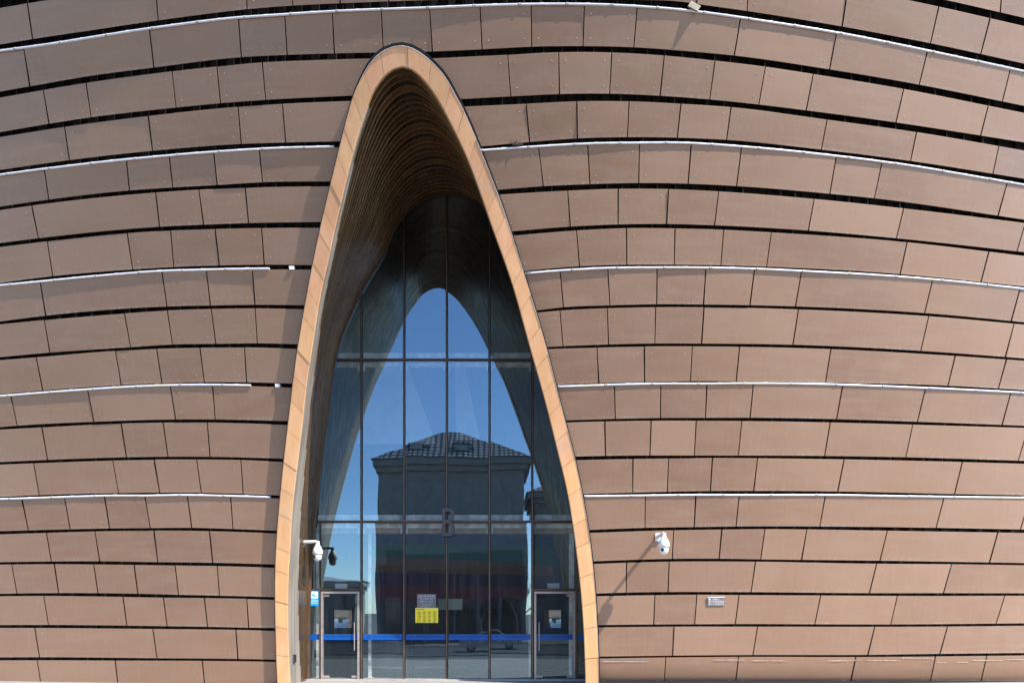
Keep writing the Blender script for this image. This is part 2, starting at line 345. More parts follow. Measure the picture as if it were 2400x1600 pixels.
JF = {
-1: [(-30,-14),(190,204),(410,418),(620,626),(760,764),(990,992),(1220,1220),(1440,1438),(1560,1556),(1790,1782),(2010,2000),(2351,2344)],
0: J(0,Q,190,224,1070,1090,1690,1702,2013,2018,2340,2345)+J(800,Q,323,328)+[(1060,1061),(1210,1210),(1330,1329),(1450,1448)]+J(1600,Q,101,98,460,443,1139,1100,1765,1707),
1: J(0,Q,165,206,1030,1062,1643,1663,1963,1980,2290,2305)+J(800,Q,275,290,608,628,955,970,1308,1311,1676,1665,2038,2015)+J(1600,Q,398,356,1060,1012,1684,1630,2257,2202)}
# the arch: outer and inner edge of the stone surround, edge of the glazing
OUTL = g6(1908,1590,1908,1568,1900,1410,1895,1200,1890,980,1892,760,1905,530,1925,290,1955,0)+d4(1985,1340,2015,1080,2050,820,2095,560,2150,260,2205,0)+a(2280,1251)+b2(0,960,40,800,70,690,100,610,160,490,220,400,300,338)
OUTR = b2(480,322,560,370,640,440,720,530,790,660,850,770,960,1030,1070,1310,1160,1560)+e9(1250,290,1340,570,1415,830,1480,1090,1545,1340,1605,1567)+h7(1660,270,1703,520,1730,740,1750,960,1762,1180,1770,1400,1772,1568,1772,1590)
APX_O = b2(400,308)
INL = g6(1999,1590,1998,1568,1990,1450,1985,1300,1983,1170,1983,1000,1985,830,1997,660,2003,500,2015,340,2035,170,2055,0)+d4(2080,1390,2100,1200,2120,1030,2150,850,2180,650,2210,460,2240,330,2270,200,2306,20)+b2(0,1395,40,1215,90,1015,140,850,180,735,215,640,270,555,335,485)
INR = b2(500,480,570,550,640,640,710,760,790,920,870,1090,960,1330,1040,1567)+e9(1150,300,1210,490,1300,830,1400,1170,1497,1567)+h7(1550,220,1590,450,1625,720,1650,950,1668,1200,1677,1450,1680,1568,1680,1590)
APX_I = b2(420,450)
GLL = g6(2118,1546,2120,1100,2135,800,2165,430,2210,0)+d4(2260,1250,2300,900,2352,735)+e9(60,600,140,430,200,330,290,190,340,60)+b2(370,1567,440,1470,540,1385,640,1340)
GLA = [(1050,454)]
def resample(pts, n):
    p = np.array(pts, float)
    for _ in range(2):      # light Chaikin smoothing
        q = .75*p[:-1]+.25*p[1:]; r = .25*p[:-1]+.75*p[1:]; m = np.empty((2*len(q), p.shape[1])); m[0::2] = q; m[1::2] = r
        p = np.vstack([p[:1], m, p[-1:]])
    d = np.r_[0, np.cumsum(np.linalg.norm(np.diff(p, axis=0), axis=1))]; t = np.linspace(0, d[-1], n)
    return np.stack([np.interp(t, d, p[:, k]) for k in range(p.shape[1])], 1)
NH = 70
def arch(l, apx, r):
    full = resample(l+apx+r, 900); ia = int(np.argmin(full[:, 1]))
    L = resample(list(map(tuple, full[:ia+1])), NH+1); R = resample(list(map(tuple, full[ia:])), NH+1)
    return np.vstack([L, R[1:]])
OUT = arch(OUTL, APX_O, OUTR); INN = arch(INL, APX_I, INR)
gl = [at(x, y, 18.) for x, y in GLL+GLA]
gl = [(p.x, p.z) for p in gl]; ax = gl[-1][0]
gr = [(2*ax-x, z) for x, z in gl[:-1]][::-1]
gfull = resample(gl+gr, 2*NH+1); gfull[0, 1] = gfull[-1, 1] = 0
gfull = resample(list(map(tuple, gfull)), 2*NH+1)
oL = OUT[:NH+1]; oR = OUT[NH:]
def outL(y): return float(np.interp(-y, -oL[:, 1], oL[:, 0]))
def outR(y): return float(np.interp(y, oR[:, 1], oR[:, 0]))

# ------------------------------------------------------------------ museum building
MUS = empty('museum_building', (-1.3, 16.5, 0), 'brown metal clad museum wall leaning outwards in curved courses round a pointed stone arch', 'building')
def make_panel(course, top, bot, jl, jr, tilt=0.):
    """one sheet between two joints; jl, jr give x at height v (0 top .. 1 bottom)"""
    mb = MB(); wpx = abs(jr(.5)-jl(.5)); nu = max(3, int(wpx/30)); nv = 4
    o0 = random.uniform(-.008, .008); tx = random.uniform(-.006, .006); tz = random.uniform(-.006, .006); bl = random.uniform(.0, .005)
    def P(u, v, off, e=0.):
        xl, xr = jl(v), jr(v); x = xl+(xr-xl)*u
        y0, y1 = top(x), bot(x); y = y0+(y1-y0)*v
        return pix(x, y, off+o0+tx*(2*u-1)+tz*(1-2*v)+bl*(1-(2*u-1)**4)*(1-(2*v-1)**4)-tilt*2.2*v*v)
    eu = .45/max(wpx, 5); ev = .45/max(bot(jl(.5))-top(jl(.5)), 5)
    us = [eu+(1-2*eu)*i/nu for i in range(nu+1)]; vs = [ev+(1-2*ev)*j/nv for j in range(nv+1)]
    mb.grid([[P(u, v, 0) for u in us] for v in vs], 0, True, [[(u, 1-v) for u in us] for v in vs])
    def rim(seq0, seq1, o_0, o_1):
        mb.grid([[P(u, v, o_0) for u, v in seq0], [P(u, v, o_1) for u, v in seq1]], 0, False)
    U = [i/nu for i in range(nu+1)]; V = [j/nv for j in range(nv+1)]
    def ring(us_, vs_): return [(u, vs_[0]) for u in us_]+[(us_[-1], v) for v in vs_[1:]]+[(u, vs_[-1]) for u in us_[::-1][1:]]+[(us_[0], v) for v in vs_[::-1][1:]]
    r0 = ring(us, vs); r1 = ring(U, V)
    rim(r1, r0, -.006, 0); rim(r1, r1, -.05, -.006)
    for su, sv in ((0, .2), (1, .2), (0, .8), (1, .8)):
        u = su+(1 if su == 0 else -1)*min(.2, 15./max(wpx, 30)); 
        c = P(u, sv, 0); n = []
        for k in range(6):
            t = k*math.pi/3; n.append(c+Vector((.0105*math.cos(t), -.002, .0105*math.sin(t))))
        mb.add(n+[c+Vector((0, -.009, 0))], [(k, (k+1) % 6, 6) for k in range(6)], 1, True)
    o = mb.build('cladding_panel', [M_panel, M_screw], course)
    return o
def line(x0, x1): return lambda v: x0+(x1-x0)*v
def make_course(top, bot, joints, xl=None, xr=None, tilt=0.):
    """xl / xr: functions of y that end the course at the arch; None = runs on past the picture"""
    js = sorted(joints)
    if xl is None:
        d = js[0][1]-js[0][0]; x = js[0][0]
        while x > -190: x -= random.choice((100, 190, 200)); js.insert(0, (x, x+d+2))
    if xr is None:
        d = js[-1][1]-js[-1][0]; x = js[-1][0]
        while x < 2590: x += random.choice((120, 200, 205)); js.append((x, x+d-2))
    # the dark steel behind the sheets
    x0 = js[0][0] if xl is None else xl(.5*(top(js[0][0])+bot(js[0][0])))-2
    x1 = js[-1][0] if xr is None else xr(.5*(top(js[-1][0])+bot(js[-1][0])))+2
    mb = MB(); nst = max(2, int((x1-x0)/40)); xs = [x0+(x1-x0)*i/nst for i in range(nst+1)]
    for vv, h in ((.12, 3.2), (.88, 3.2)):
        rows = [[pix(x, top(x)+(bot(x)-top(x))*vv+s*h, -.055) for x in xs] for s in (-1, 1)]
        rows2 = [[pix(x, top(x)+(bot(x)-top(x))*vv+s*h, -.10) for x in xs] for s in (-1, 1)]
        mb.grid(rows, 0, False); mb.grid([rows[0], rows2[0]], 0, False); mb.grid([rows[1], rows2[1]], 0, False)
    for x in xs[:-1]:                       # brackets that cross the open joint above
        x = x+random.uniform(-4, 4); t = top(x)
        if random.random() < .55: continue
        p = [pix(x+s, t+dy, of) for s in (-.9, .9) for dy in (-17, 5) for of in (-.19, -.11)]
        mb.add(p, [(0, 1, 3, 2), (4, 6, 7, 5), (0, 4, 5, 1), (2, 3, 7, 6), (1, 5, 7, 3)], 1)
    co = mb.build('cladding_course', [M_rail, M_stud], MUS)
    g = lambda: random.choice((.9, 1.0, 1.1, 1.3, 1.6))
    ln = [line(t+g(), b+g()) for t, b in js]; rn = [line(t-g(), b-g()) for t, b in js]
    if xl is not None: 
        f = lambda v, x=js[0][0]: xl(top(x)+(bot(x)-top(x))*v); ln.insert(0, f)
    else: rn = rn[1:]
    if xr is not None:
        f2 = lambda v, x=js[-1][0]: xr(top(x)+(bot(x)-top(x))*v); rn.append(f2)
    else: ln = ln[:-1]
    for l_, r_ in zip(ln, rn): make_panel(co, top, bot, l_, r_, tilt)
BOTL = lambda x: 1604.; BOTR = lambda x: 1606.
make_course(TOPEDGE, CU[0][0], JF[-1])
make_course(CU[0][1], FULL1, JF[0])
make_course(CU[1][1], U2, JF[1])
for k in range(2, 19):
    nxt = CU.get(k+1)
    make_course(CU[k][1], nxt[0] if nxt else BOTL, JL[k], None, lambda y: outL(y)+5)
    make_course(CU[k][3], nxt[2] if nxt else BOTR, JR[k], lambda y: outR(y)-4, None, .10 if k == 18 else 0.)
# corrugated sheet wall behind the cladding, open at the arch
def backing():
    mb = MB(); per = 40; prof = [(0, 0), (.45, 0), (.55, 1), (.9, 1), (1, 0)]
    ys = list(range(-150, 1601, 50))+[1606]
    def cols(xa, xb):
        out = []; x = xa
        while x < xb:
            for t, d in prof[:-1]:
                if x+t*per < xb: out.append((x+t*per, d))
            x += per
        out.append((xb, 0)); return out
    for i in range(len(ys)-1):
        y0, y1 = ys[i], ys[i+1]; ym = .5*(y0+y1)
        spans = [(-190, 2590)] if y1 < 130 else [(-190, outL(max(y0, 110))+10), (outR(max(y0, 110))-6, 2590)]
        for xa, xb in spans:
            c = cols(xa, xb); mb.grid([[pix(x, y, -.24-.05*d) for x, d in c] for y in (y0, y1)], 0, False)
    mb.build('backing_sheet', M_back, MUS)
backing()
# black strip in place of the dark open gap round the arch, stone surround, ribbed reveal
PROT = .18
def strip(curve, offs, w0, w1):
    """points displaced across the curve in the picture plane, w positive = outwards"""
    d = np.gradient(curve, axis=0); d /= np.linalg.norm(d, axis=1)[:, None]; nrm = np.stack([d[:, 1], -d[:, 0]], 1)
    return nrm
nO = strip(OUT, 0, 0, 0)
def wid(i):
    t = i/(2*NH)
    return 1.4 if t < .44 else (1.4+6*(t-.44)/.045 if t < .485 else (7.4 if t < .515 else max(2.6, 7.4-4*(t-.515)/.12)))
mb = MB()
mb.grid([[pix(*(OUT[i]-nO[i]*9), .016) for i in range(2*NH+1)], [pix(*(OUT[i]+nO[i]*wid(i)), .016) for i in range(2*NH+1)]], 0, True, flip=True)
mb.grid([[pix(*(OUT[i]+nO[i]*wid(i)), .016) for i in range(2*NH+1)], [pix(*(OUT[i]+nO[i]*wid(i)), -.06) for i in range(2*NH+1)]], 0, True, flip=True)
mb.build('arch_gap_strip', M_gap_black, MUS)
def surround():
    mb = MB(); N = 2*NH
    O2 = resample(list(map(tuple, OUT)), 601); I2 = np.array([[np.interp(k/600*N, range(N+1), INN[:, c]) for c in (0, 1)] for k in range(601)])
    O2 = np.array([[np.interp(k/600*N, range(N+1), OUT[:, c]) for c in (0, 1)] for k in range(601)])
    d = np.r_[0, np.cumsum(np.linalg.norm(np.diff(O2, axis=0), axis=1))]; nb = int(d[-1]/66); cuts = [d[-1]*(k+random.uniform(-.12, .12))/nb for k in range(nb+1)]; cuts[0] = 0; cuts[-1] = d[-1]
    def PT(s, w, off): return pix(np.interp(s, d, O2[:, 0])*(1-w)+np.interp(s, d, I2[:, 0])*w, np.interp(s, d, O2[:, 1])*(1-w)+np.interp(s, d, I2[:, 1])*w, off)
    for k in range(nb):
        s0, s1 = cuts[k]+.45, cuts[k+1]-.45; ss = [s0+(s1-s0)*j/6 for j in range(7)]
        tt = .5*(s0+s1)/d[-1]; warm = abs(tt-.5)*2
        v = random.uniform(.92, 1.06); top = 1-warm
        col = (v*1.0, v*(1-.0*top)*random.uniform(.97, 1.03), v*(.86+.12*top)*random.uniform(.95, 1.05), 1)
        o = random.uniform(-.006, .006)
        mb.grid([[PT(s, w, PROT+o-(.008 if w in (0, 1) else 0)) for s in ss] for w in (0, .05, .5, .95, 1)], 0, False, col=col, flip=True)
        mb.grid([[PT(s, 0, PROT+o-.008) for s in ss], [PT(s, 0, -.12) for s in ss]], 2, False, col=col)  # outer side coloured black as shade, so no orange bounces onto the panels
        mb.grid([[PT(s, 1, PROT+o-.008) for s in ss], [PT(s, 1, .02) for s in ss]], 0, False, col=col, flip=True)
        for e0, e1 in ((s1, cuts[k+1]+.45),):
            mb.grid([[PT(s, w, PROT-.014) for s in (e0-.1, e1+.1)] for w in (0.01, .5, .99)], 1, False, flip=True)
    mb.build('stone_surround', [M_stone, M_mortar, M_gap_black], MUS)
    mb = MB()                                # pale metal flashing along the outer edge, from the crown down to the right foot
    ss = [d[-1]*(.455+.545*j/160) for j in range(161)]
    mb.grid([[PT(s, -.012 if False else 0., PROT+.004) for s in ss], [PT(s, .022 if s/d[-1] < .52 else .010, PROT+.006) for s in ss]], 0, True, flip=True)
    mb.grid([[PT(s, 0., PROT+.004) for s in ss], [PT(s, 0., PROT-.05) for s in ss]], 0, True)
    mb.build('edge_flashing', M_trim, MUS)
surround()
I3 = [pix(x, y, PROT-.03) for x, y in INN]; G3 = [Vector((x, 17.97, z)) for x, z in gfull]
def reveal():
    K = 27; N = 2*NH; mb = MB()
    def ring(s, inw):
        P = [I3[i].lerp(G3[i], s) for i in range(N+1)]; out = []
        for i in range(N+1):
            t = P[min(N, i+1)]-P[max(0, i-1)]; n = Vector((t.z, 0, -t.x)).normalized()
            out.append(P[i]+n*(inw*(.03+.13*(1-abs(i-NH)/NH))*(G3[i]-I3[i]).length/K))
        return out
    for j in range(K):
        s0, s1 = j/K, (j+1)/K; r0 = ring(s0, 1.); r1 = ring(s1, .0); r2 = ring(s1, 1.); r0b = ring(s0, 0.)
        ph = random.uniform(0, 6.28)
        for i in range(N):
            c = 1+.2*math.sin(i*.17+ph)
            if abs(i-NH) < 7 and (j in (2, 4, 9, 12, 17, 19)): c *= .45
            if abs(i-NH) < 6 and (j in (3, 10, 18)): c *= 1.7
            h = max(0, 1-i/(NH*.93)); pale = i < NH and s0 < .02+.56*h**1.6 and h > .02  # painted sunlit strip on the left ribs, tapering upwards
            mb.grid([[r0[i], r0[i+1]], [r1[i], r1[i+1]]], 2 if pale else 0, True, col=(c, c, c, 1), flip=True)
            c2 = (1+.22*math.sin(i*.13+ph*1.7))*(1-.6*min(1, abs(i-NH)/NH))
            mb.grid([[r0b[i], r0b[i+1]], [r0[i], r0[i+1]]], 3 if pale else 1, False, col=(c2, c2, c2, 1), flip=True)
    mb.build('ribbed_reveal', [M_slat, M_lip, M_sunlit_slat, M_sunlit_lip], MUS)
reveal()
# unseen slab added over the hall so that no light falls behind the skin
mb = MB(); mb.box(-16, 18, 14.2, 31, 14.9, 15.2); mb.build('light_block_slab', M_rail, MUS)
mb = MB(); mb.box(-14.5, -14.2, 18.5, 31, -.2, 14.9); mb.box(16, 16.3, 18.5, 31, -.2, 14.9); mb.build('side_wall', M_rail, MUS)

# ------------------------------------------------------------------ glazing at the back of the arch
GY = 18.0
ztop_l = [(x, z) for x, z in gfull[:NH+1]]; ztop_r = [(x, z) for x, z in gfull[NH:]]
gx = np.array([p[0] for p in gfull]); gz = np.array([p[1] for p in gfull]); gxm = np.maximum.accumulate(gx)
def ztop(x): return float(np.interp(x, gxm, gz))
def gxz(px, py): return (px-VX)/FPX*GY, EYE+(VY-py)/FPX*GY
GW = empty('glass_entrance_screen', (ax, GY, 0), 'tall dark glass screen with bronze mullions filling the pointed arch', 'glass wall')
MUL = [847.5, 947.5, 1047.5, 1147.5, 1247.5]
XM = [gxz(p, 0)[0] for p in MUL]; xs_l, xs_r = gxz(752, 0)[0], gxz(1348, 0)[0]
ZT = [gxz(0, 843)[1], gxz(0, 1222)[1], gxz(0, 1381)[1]]
XLo, XRo = gx[0], gx[-1]
def pane(x0, x1, z0, z1):
    n = 10; xs = [x0+(x1-x0)*i/n for i in range(n+1)]; col = []
    for x in xs: 
        t = min(z1, ztop(x)); col.append((x, t) if t > z0 else None)
    pts = [c for c in col if c]
    if len(pts) < 2: return
    lo = [(x, z0) for x, _ in pts]; a_ = random.uniform(-.002, .002); b_ = random.uniform(-.002, .002)
    cx = .5*(x0+x1); cz = .5*(z0+z1)
    f = lambda x, z, d: (x, GY+d+a_*(x-cx)+b_*(z-cz), z)
    mb = MB()
    mb.grid([[f(x, z, 0) for x, z in pts], [f(x, z, 0) for x, z in lo]], 0, False)
    mb.grid([[f(x, z, .012) for x, z in pts], [f(x, z, .012) for x, z in lo]], 1, False, flip=True)
    mb.build('pane', [M_glass, M_clear], GW)
XS = [XLo]+XM+[XRo]
for i in range(6):
    pane(XS[i], XS[i+1], ZT[0], 20); pane(XS[i], XS[i+1], ZT[1], ZT[0])
    if 0 < i < 5: pane(XS[i], XS[i+1], .02, ZT[1])
pane(XLo, XM[0], ZT[2], ZT[1]); pane(XM[4], XRo, ZT[2], ZT[1]); pane(XLo, xs_l, .02, ZT[2]); pane(xs_r, XRo, .02, ZT[2])
def mullion(x, z0, z1, w=.062):
    mb = MB(); mb.box(x-w/2, x+w/2, GY-.02, GY+.10, z0, z1, 0); mb.box(x-.014, x+.008, GY-.045, GY-.0205, z0, z1, 1)
    mb.build('mullion', [M_frame, M_cap], GW)
for x in XM: mullion(x, 0, ztop(x)-.02)
mullion(xs_l-.02, 0, ZT[1], .05); mullion(xs_r+.03, 0, ZT[1], .05)
def transom(x0, x1, z):
    mb = MB(); mb.box(x0, x1, GY-.022, GY+.098, z-.030, z+.030, 0); mb.box(x0, x1, GY-.047, GY-.0225, z-.008, z+.012, 1)
    mb.build('transom', [M_frame, M_cap], GW)
def xat(z):
    l = gfull[:NH+1]; return float(np.interp(z, l[:, 1], l[:, 0]))
for z in ZT[:2]: transom(xat(z), 2*ax-xat(z), z)
transom(XLo, XM[0], ZT[2]); transom(XM[4], XRo, ZT[2])
mb = MB(); N = 2*NH
edge_in = []; 
for i in range(N+1):
    t = gfull[min(N, i+1)]-gfull[max(0, i-1)]; n = np.array([t[1], -t[0]])/np.linalg.norm(t); edge_in.append(gfull[i]+n*.06)
mb.grid([[(x, GY-.06, z) for x, z in gfull], [(x, GY-.06, z) for x, z in edge_in]], 0, True, flip=True)
mb.grid([[(x, GY-.06, z) for x, z in edge_in], [(x, GY+.06, z) for x, z in edge_in]], 1, True, flip=True)
mb.build('edge_frame', [M_cap, M_frame], GW)
mb = MB(); mb.box(XLo-.3, XRo+.3, GY-.16, GY+.3, -.05, .018); mb.build('sill', simple('sill_stone', (.42, .39, .36), .7), GW)
def door(x0, x1, hinge_right, label):
    d = empty('glass_door', (x0, GY, 0)); d.parent = GW; d.matrix_parent_inverse = GW.matrix_basis.inverted(); d['label'] = label
    z1 = ZT[2]-.045; w = .052; y0, y1 = GY-.05, GY+.05
    mb = MB(); mb.box(x0, x0+w, y0, y1, .02, z1); mb.box(x1-w, x1, y0, y1, .02, z1); mb.box(x0+w, x1-w, y0+.001, y1-.001, z1-w, z1)
    mb.build('door_frame', M_steel, d)
    mb = MB(); mb.add([(x0+w, GY, .04), (x1-w, GY, .04), (x1-w, GY, z1-w), (x0+w, GY, z1-w)], [(0, 1, 2, 3)], 0); mb.add([(x0+w, GY+.012, .04), (x1-w, GY+.012, .04), (x1-w, GY+.012, z1-w), (x0+w, GY+.012, z1-w)], [(0, 3, 2, 1)], 1)
    mb.build('door_leaf', [M_doorglass, M_clear], d)
    hx = x1-w-.07 if not hinge_right else x0+w+.07
    mb = MB(); mb.tube((hx, GY-.07, .72), (hx, GY-.07, 1.42), .013); 
    for z in (.82, 1.32): mb.tube((hx, GY-.07, z), (hx, GY, z), .009)
    mb.build('door_handle', M_steel, d)
    for z in (.045, z1-w-.075):
        mb = MB(); px = x0+w+.002 if not hinge_right else x1-w-.152; mb.box(px, px+.15, GY-.012, GY+.022, z, z+.055); mb.build('hinge_patch', M_steel, d)
    mb = MB(); px = x1-w-.152 if not hinge_right else x0+w+.002; mb.box(px, px+.15, GY-.012, GY+.022, .045, .10); mb.build('bottom_patch', M_steel, d)
door(xs_l+.01, XM[0]-.045, False, 'left steel framed glass door'); door(XM[4]+.045, xs_r, True, 'right steel framed glass door')

# ------------------------------------------------------------------ things behind the glass
def bx(px0, px1, py0, py1, y0, y1, name, mat, label=None, cat=None, group=None):
    p, q = at(px0, py1, y0), at(px1, py0, y0); mb = MB(); mb.box(p.x, q.x, y0, y1, p.z, q.z)
    o = mb.build(name, mat); tag(o, label, cat, group); return o
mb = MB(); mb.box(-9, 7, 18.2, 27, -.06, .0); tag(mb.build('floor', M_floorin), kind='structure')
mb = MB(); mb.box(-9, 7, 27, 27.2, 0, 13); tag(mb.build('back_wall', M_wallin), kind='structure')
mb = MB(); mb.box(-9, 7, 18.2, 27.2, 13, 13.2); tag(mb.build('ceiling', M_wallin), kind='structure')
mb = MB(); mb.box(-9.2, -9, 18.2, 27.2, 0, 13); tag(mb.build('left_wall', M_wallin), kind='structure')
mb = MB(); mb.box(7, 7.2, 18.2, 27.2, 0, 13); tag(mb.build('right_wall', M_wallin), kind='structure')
def beam(py0, py1, y0, y1, mat, label, brackets):
    e = empty('roof_beam' if False else 'steel_beam', (ax, y0, at(0, py1, y0).z), label, 'beam')
    p, q = at(0, py1, y0).z, at(0, py0, y0).z
    zz = p; xl = xat(min(zz, 11))-.5
    mb = MB(); mb.box(max(xl, -5.4), min(2*ax-xl, 3.1), y0, y1, p, q); mb.build('web', mat, e)
    for x in (XM if brackets else []):
        mb = MB(); s = y0/GY
        for k in (-1, 1): mb.box(x*s+k*.065-.02, x*s+k*.065+.02, y0-.06, y0+.05, p-brackets, p-.002)
        mb.build('bracket', M_beam, e)
beam(827, 856, 18.13, 18.3, M_beam, 'weathered white beam high behind the glass at mid height of the arch', .13)
beam(1206, 1236.5, 18.13, 18.3, M_beam, 'weathered white beam behind the glass just behind the letter B', .15)
beam(1238.5, 1249, 18.31, 18.5, M_beige, 'beige board tucked under the lower white beam behind the glass', 0)
for px0, px1, py0, lab in ((863, 870, 1237, 'slim white post behind the glass beside the left door'), (1239, 1245, 1237, 'slim white post behind the glass beside the right door'),
                           (1334, 1345, 1237, 'wide white post behind the glass at the far right'), (741, 750, 1237, 'white post behind the glass above the blue access sign')):
    p, q = at(px0, py0, 18.36), at(px1, py0, 18.36); mb = MB(); mb.box(p.x, q.x, 18.36, 18.46, 0, p.z); mb.box(p.x-.05, q.x+.05, 18.31, 18.51, 0, .015)
    tag(mb.build('steel_post', M_beam), lab, 'post', 'white posts behind the glass')
M_pale = simple('pale_wedge_paint', (.34, .36, .38), .7)  # pale slabs added to give the faint wedges seen in the glass
for q4, lab in (([(880, 862), (958, 862), (1022, 1040), (835, 1040)], 'broad pale added wedge behind the middle of the glass'), ([(1066, 862), (1090, 862), (1125, 1030), (1070, 1030)], 'narrow pale added wedge behind the middle of the glass')):
    v = [at(x, y, Y) for Y in (19.4, 19.75) for x, y in q4]; mb = MB(); mb.add(v, [(0, 3, 2, 1), (4, 5, 6, 7), (0, 1, 5, 4), (1, 2, 6, 5), (2, 3, 7, 6), (3, 0, 4, 7)])
    tag(mb.build('slanted_wedge', M_pale), lab, 'column', 'added pale wedges behind the glass')  # added pale slab, 'column' is only its category
# striped display wall with its lettering
DW = empty('striped_display_wall', (-.6, 23, 0), 'dark wall with rainbow stripes and lettering inside the hall', 'display wall')
p, q = at(860, 1600, 23), at(1300, 1240, 23); mb = MB(); mb.box(p.x, q.x, 23, 23.2, 0, q.z); mb.build('wall_panel', M_wallin, DW)
brick_y = [(540, 606, 560, 645), (606, 700, 645, 760), (700, 806, 760, 832), (806, 895, 832, 905), (895, 1010, 905, 975)]
for (l0, l1, r0, r1), c in zip(brick_y, ((.03, .045, .20), (.02, .20, .085), (.36, .17, .04), (.09, .025, .07), (.28, .02, .028))):
    rows = []
    for k in range(2):
        row = []
        for i in range(17):
            t = i/16; y0 = l0+(r0-l0)*(t**1.6); y1 = l1+(r1-l1)*(t**1.6); row.append(at(868+(1296-868)*t, 1066+(y0 if k == 0 else y1)/Q2, 22.985))
        rows.append(row)
    mb = MB(); mb.grid(rows, 0, False)
    mm, n_, l_, b_ = new_mat('stripe'); bt = n_.new('ShaderNodeTexBrick'); bt.inputs['Scale'].default_value = 9
    bt.inputs['Color1'].default_value = (*c, 1); bt.inputs['Color2'].default_value = (*[v*.8 for v in c], 1); bt.inputs['Mortar'].default_value = (*[v*.35 for v in c], 1)
    tc = n_.new('ShaderNodeTexCoord'); sx = n_.new('ShaderNodeSeparateXYZ'); cx = n_.new('ShaderNodeCombineXYZ'); l_.new(tc.outputs['Object'], sx.inputs[0]); l_.new(sx.outputs[0], cx.inputs[0]); l_.new(sx.outputs[2], cx.inputs[1]); l_.new(cx.outputs[0], bt.inputs[0])
    l_.new(bt.outputs[0], b_.inputs['Base Color']); b_.inputs['Roughness'].default_value = .6
    mb.build('stripe', mm, DW)
mb = MB(); text_mesh(mb, '少数民族传统体育文化馆', 1, 1, lambda u, v: at(1038+u*176, 1442-v*18, 22.98), 0); mb.build('lettering', M_dark, DW)
# notices and films on the glass
def onglass(px, py, d): 
    x, z = gxz(px, py); return Vector((x, GY-d, z))
def sheet(mb, px0, px1, py0, py1, d, m=0, t=.004):
    x0, z1 = gxz(px0, py0); x1, z0 = gxz(px1, py1); mb.box(x0, x1, GY-d-t, GY-d, z0, z1, m)
e = empty('yellow_notice', onglass(1000, 1458, .01), 'yellow notice with red writing stuck on the middle glass', 'sign')
mb = MB(); sheet(mb, 973.5, 1027, 1423.5, 1458.5, .008); mb.build('board', M_yellow, e)
mb = MB()
for r, s in enumerate(('游客参观', '请出示您', '的身份证')):
    for c, ch in enumerate(s):
        text_mesh(mb, ch, 1, 1, lambda u, v, r=r, c=c: onglass(978.3+c*12.0+u*8.4, 1439.6+r*8.9-v*8.2, .0135))
for k in range(7): sheet(mb, 976.5+k*2.7, 978.4+k*2.7, 1426, 1428.2, .0125, 0, .001)
mb.build('lettering', M_red, e)
e = empty('grey_notice', onglass(1000, 1424, .01), 'grey notice of small pale lines stuck above the yellow notice', 'sign')
mb = MB(); sheet(mb, 977.7, 1022, 1391.5, 1423, .008); mb.build('board', M_grey, e)
mb = MB(); rng = random.Random(3)
for (y0, y1, xa, xb, st) in ((1394.6, 1397.6, 982, 1017, 2.6), (1401, 1403.4, 985.5, 1014, 2.4), (1407, 1409.6, 985.5, 1014, 2.4), (1412.6, 1413.8, 989, 1011, 1.5), (1415, 1416, 987, 1013, 1.4), (1417.6, 1419.6, 989, 1012, 1.7)):
    x = xa
    while x < xb:
        w = st*rng.uniform(.5, .85); sheet(mb, x, x+w, y0+rng.uniform(0, .5), y1-rng.uniform(0, .5), .0125, 0, .001); x += st*rng.choice((1, 1, 1, 1.6))
mb.build('lettering', M_ink, e)
def film(px0, px1, label, d=.008, txt=True):
    e = empty('blue_safety_film', onglass(px0, 1498, d), label, 'safety film', 'blue strips across the glass'); k = (px1-px0)/100
    mb = MB(); sheet(mb, px0, px1, 1485, 1498.3, d); mb.build('strip', M_blue, e)
    if not txt: return
    mb = MB()
    pts = []
    for i in range(20):
        t = i/20*6.2832; pts.append(onglass(px0+13*k+6*k*math.cos(t), 1491.2+2.4*math.sin(t), d+.0055))
    pi = []
    for i in range(20):
        t = i/20*6.2832; pi.append(onglass(px0+13*k+4.2*k*math.cos(t), 1491.6+1.3*math.sin(t), d+.0055))
    mb.grid([pts+pts[:1], pi+pi[:1]], 0, False)
    text_mesh(mb, '鄂尔多斯博物馆欢迎您', 1, 1, lambda u, v: onglass(px0+(25+u*68)*k, 1494.6-v*7, d+.0055)); mb.build('lettering', M_bluei, e)
film(852, 943, 'blue film strip on the glass just right of the left door')
film(952, 1043, 'blue film strip on the glass directly under the yellow notice')
film(1052, 1143, 'blue film strip on the glass two bays left of the right door')
film(1152, 1243, 'blue film strip on the glass just left of the right door')
film(757.5, 840, 'blue film strip across the left glass door'); film(1255, 1342, 'blue film strip across the right glass door')
film(722, 749, 'short blue film strip under the blue access sign left of the left door', txt=False); film(1351, 1376, 'short blue film strip between the right door and the stone arch', txt=False)
e = empty('access_sign', onglass(737, 1418, .01), 'bright blue wheelchair access sign left of the left glass door', 'sign')
mb = MB(); sheet(mb, 724, 750.5, 1382.5, 1418.5, .024); mb.build('board', M_cyan, e)
mb = MB()
x0, y0, x1, y1, r = 729, 1385, 746, 1401.5, 2.2; pts = []
for cx_, cy_, a0 in ((x1-r, y0+r, -90), (x1-r, y1-r, 0), (x0+r, y1-r, 90), (x0+r, y0+r, 180)):
    for k in range(5):
        t = math.radians(a0+k*22.5); pts.append(onglass(cx_+r*math.cos(t), cy_+r*math.sin(t), .0295))
mb.add(pts, [tuple(range(len(pts)))], 0)
text_mesh(mb, '无障碍通道', 1, 1, lambda u, v: onglass(726.3+u*22, 1409.5-v*5, .0295))
for k in range(14): sheet(mb, 726.3+k*1.6, 727.3+k*1.6, 1411.2, 1412.8, .0285, 0, .001)
mb.build('lettering', M_white, e)
